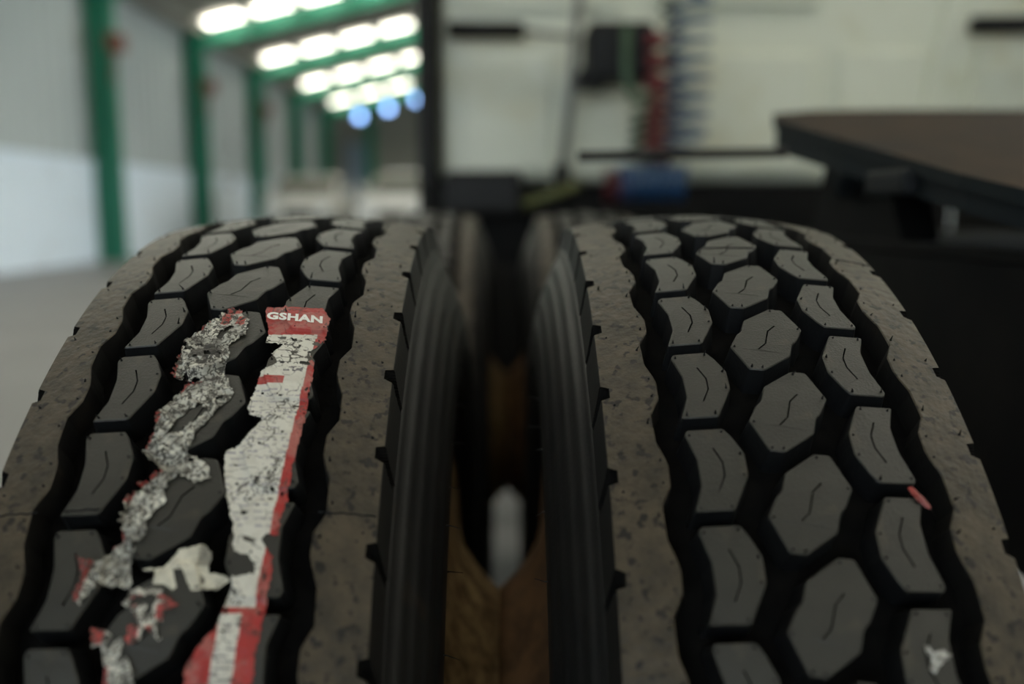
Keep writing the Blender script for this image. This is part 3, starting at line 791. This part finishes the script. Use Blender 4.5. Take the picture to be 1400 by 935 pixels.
for sg in (-1, 1):
    x0, x1 = (-.33, -.262) if sg < 0 else (2.262, 2.33)
    kpart('side_deflector', (x0, YC-.16, .88), (x1, YC+.9, 3.2), M['black'], .025, 2)
# struts from the deflectors
a, b, c = at(612, 41, YC-.10), at(716, 42, YC-.10), at(792, 50, YC-.10)
def rel(p): return (p.x-CX, p.y-OY, p.z)
tubeobj('deflector_strut', [rel(a), rel(b)], .034, M['black'], cb, 12)
tubeobj('strut_rod', [rel(b), rel(c)], .009, M['greysteel'], cb)
a, b = at(1330, 35, YC-.10), at(1460, 33, YC-.10)
tubeobj('deflector_strut', [rel(a), rel(b)], .036, M['black'], cb, 12)
a, b = at(612, 236, YC-.22), at(712, 286, YC-.22)
kpart('step_box', (a.x, YC-.42, 1.03), (b.x, YC-.04, a.z), M['black'], .02)
# hose pole and connection box
hp = empty('hose_pole', (0, 0, 0)); a, b = at(792, -40, YC-.20), at(768, 246, YC-.20)
hp.location = (b.x, b.y, 1.146)
def h(p): return tuple(Vector(p)-hp.location)
tubeobj('pole', [h(at(796, -60, YC-.20)), h(at(782, 110, YC-.20)), h(at(768, 244, YC-.20))], .017, M['greysteel'], hp, 10)
bm = bmesh.new(); tube(bm, [(0, 0, 0), (0, 0, .07)], .03, 12); bobj('pole_base', bm, M['black'], hp)
tag(hp, 'thin grey upright pole in front of the cab wall', 'pole')
jb = empty('connection_box', at(840, 118, YC-.24)); L = jb.location
def jpart(name, p0, p1, y0, y1, m, bev):
    a, b = at(*p0, YC-.24), at(*p1, YC-.24)
    return boxobj(name, (a.x-L.x, y0, b.z-L.z), (b.x-L.x, y1, a.z-L.z), m, jb, bev)
jpart('housing', (802, 31), (893, 112), -.05, .18, M['black'], .025)
jpart('bracket', (791, 94), (828, 121), -.03, .12, M['black'], .01)
for yy, mm in ((55, 'redhose'), (84, 'redhose'), (112, 'redhose')):
    q = at(895, yy, YC-.30); bm = bmesh.new()
    t = bmesh.new(); lathe_x(t, [(-.03, .001), (-.03, .028), (.02, .028), (.03, .018), (.05, .018), (.05, .001)], 16); t.transform(Matrix.Translation(q-L)); merge(bm, t)
    bobj('coupling_head', bm, M[mm], jb, True)
tag(jb, 'black connection box with red coupling heads on cab wall', 'box')
# coiled hoses
def coil(name, pts, rad, turns, tr, m, label, tail0=None, tail1=None, squash=1.0):
    pts = [Vector(p) for p in pts]; n = int(turns*18); out = []
    seg = [(b-a).length for a, b in zip(pts, pts[1:])]; tot = sum(seg)
    for i in range(n+1):
        d = tot*i/n; k = 0
        while k < len(seg)-1 and d > seg[k]: d -= seg[k]; k += 1
        T = (pts[k+1]-pts[k]).normalized(); c = pts[k]+T*d
        u = T.cross(Vector((0, 1, 0))).normalized() if abs(T.y) < .9 else Vector((1, 0, 0)); w = T.cross(u)
        a = 2*PI*turns*i/n
        out.append(c+u*math.cos(a)*rad+w*math.sin(a)*rad*squash)
    if tail0: out = [Vector(p) for p in tail0]+out
    if tail1: out = out+[Vector(p) for p in tail1]
    bm = bmesh.new(); tube(bm, out, tr, 7); e = bobj(name, bm, m, None, True); tag(e, label, 'hose', 'coiled hoses on the cab wall'); return e
YH = YC-.42
coil('coiled_hose', [at(944, 2, YH-.06), at(942, 100, YH-.06), at(936, 218, YH-.06)], .068, 8.5, .0105, M['bluehose'], 'blue coiled hose hanging in open turns beside the black box', [at(905, -80, YH-.06), at(915, -30, YH-.06)])
coil('coiled_hose', [at(905, 124, YH+.075), at(897, 222, YH+.075)], .045, 9, .009, M['redhose'], 'red coiled hose hanging below the black box')
coil('coiled_hose', [at(884, 150, YH+.31), at(880, 222, YH+.31)], .055, 5, .009, M['greenhose'], 'green coiled hose partly behind the red one')
coil('coiled_hose', [at(848, 251, YH-.10), at(938, 251, YH-.10)], .055, 8, .0105, M['bluehose'], 'dense blue coil lying bunched at the foot of the hanging hoses')
coil('coiled_hose', [at(826, 255, YH+.10), at(858, 256, YH+.10)], 0.055, 3.5, .010, mat('dark_red_hose', (.10, .015, .018), .4), 'dark red coil bunched left of the blue coil')
coil('coiled_hose', [at(914, -40, YH+.215), at(919, 60, YH+.215), at(920, 200, YH+.215)], .03, 12, .007, M['yellowhose'], 'thin olive coil between the red and blue hoses')
q = [at(857, 35, YH+.05), at(856, 75, YH+.03), at(857, 110, YH+.02), at(864, 132, YH+.02), at(876, 138, YH+.03), at(888, 132, YH+.05)]
e = tubeobj('loop_hose', q, .017, M['greenhose'], None, 10); tag(e, 'grey-green hose looping down in front of the black box', 'hose')
# hose tray carrying the coils
a = at(792, 268, YH); e = boxobj('hose_tray', (a.x, YH-.18, 1.02), (at(945, 268, YH).x, YH+.195, 1.068), M['chassis'], None, .008); tag(e, 'dark tray under the bunched coils', 'tray')
a, b = at(792, 252, YC-.52), at(716, 280, YC-.52)
e = tubeobj('olive_bar', [a, b], .016, M['olive']); tag(e, 'olive green slanting bar left of the bunched coils', 'bar')

# ------------------------------------------------------------------ fifth wheel coupling
TI = math.radians(10.2)
fwc = empty('fifth_wheel_coupling', (CX, .35, 1.0))
def fz(y): return (y-.35)*math.tan(TI)+.128      # height above the empty
def plate(name, outline, t, m_top, m_side, parent, dz=0.0):
    n = len(outline); v = [(x, y-.35, fz(y)+dz) for x, y in outline]+[(x, y-.35, fz(y)+dz-t) for x, y in outline]
    f = [tuple(range(n)), tuple(range(2*n-1, n-1, -1))]; mi = [0, 1]
    for i in range(n): f.append((i, n+i, n+(i+1) % n, (i+1) % n)); mi.append(1)
    me = bpy.data.meshes.new(name); me.from_pydata(v, [], f); me.polygons.foreach_set('material_index', mi)
    bm = bmesh.new(); bm.from_mesh(me); bmesh.ops.recalc_face_normals(bm, faces=bm.faces); bmesh.ops.triangulate(bm, faces=[q for q in bm.faces if len(q.verts) > 4]); bm.to_mesh(me); bm.free()
    me.materials.append(m_top); me.materials.append(m_side)
    o = bpy.data.objects.new(name, me); COL.objects.link(o); o.parent = parent; return o
left = [(-.466, .76), (-.44, .90), (-.33, .98), (-.15, 1.02)]
half = [(-.15, 1.02), (-.33, .985), (-.43, .91), (-.466, .78), (-.466, .10), (-.45, -.02), (-.40, -.14), (-.33, -.26), (-.20, -.30), (-.10, .18), (-.06, .30)]
outline = half+[(-x, y) for x, y in half[::-1]]
plate('top_plate', outline, .016, M['rust'], M['grease'], fwc)
# skirt below the plate edge
sk = [(x*.985, y) for x, y in half[:9]]
for sg in (1, -1):
    v = []; f = []
    for x, y in sk:
        dd = .058 if y > .12 else .04
        for k, (ox, z) in enumerate(((0, -.014), (.0, -dd), (.03, -dd), (.03, -.014))): v.append(((x+ox)*sg, y-.35, fz(y)+z))
    for i in range(len(sk)-1):
        for k in range(4): f.append((i*4+k, i*4+(k+1) % 4, i*4+4+(k+1) % 4, i*4+4+k))
    mobj('skirt', v, f, M['grease'], fwc)
for sg in (-1, 1):
    bm = bmesh.new()
    pr = [(.06, -.012), (.46, -.012), (.36, .17), (.14, .13)]
    x0, x1 = sg*.385, sg*.33
    vs = [[bm.verts.new((x, y, z)) for y, z in pr] for x in (x0, x1)]
    bm.faces.new(vs[0]); bm.faces.new(vs[1][::-1])
    for i in range(4): bm.faces.new((vs[0][i], vs[1][i], vs[1][(i+1) % 4], vs[0][(i+1) % 4]))
    bobj('pedestal', bm, M['chassis'], fwc)
    bm = bmesh.new(); t = bmesh.new(); lathe_x(t, [(-.05, .001), (-.05, .036), (.05, .036), (.05, .001)], 20); t.transform(Matrix.Translation((sg*.36, .25, .10))); merge(bm, t); bobj('pivot_pin', bm, M['grease'], fwc, True)
boxobj('mounting_base', (-.40, -.42, -.015), (.40, .45, .002), M['chassis'], fwc, .004)
boxobj('grease_block', (-.478, -.14, .062), (-.452, -.02, .095), mat('dull_grey_block', (.012, .0135, .015), .7, spec=.2), fwc, .008)
a, b = at(1075, 209, .55), at(790, 214, .55)
o = tubeobj('release_handle', [Vector(a)-fwc.location, Vector((a.x*.5+b.x*.5, a.y, a.z-.002))-fwc.location, Vector(b)-fwc.location], .008, M['black'], fwc)
tag(fwc, 'tilted fifth wheel coupling plate with rusty top and greasy dark skirt', 'coupling')
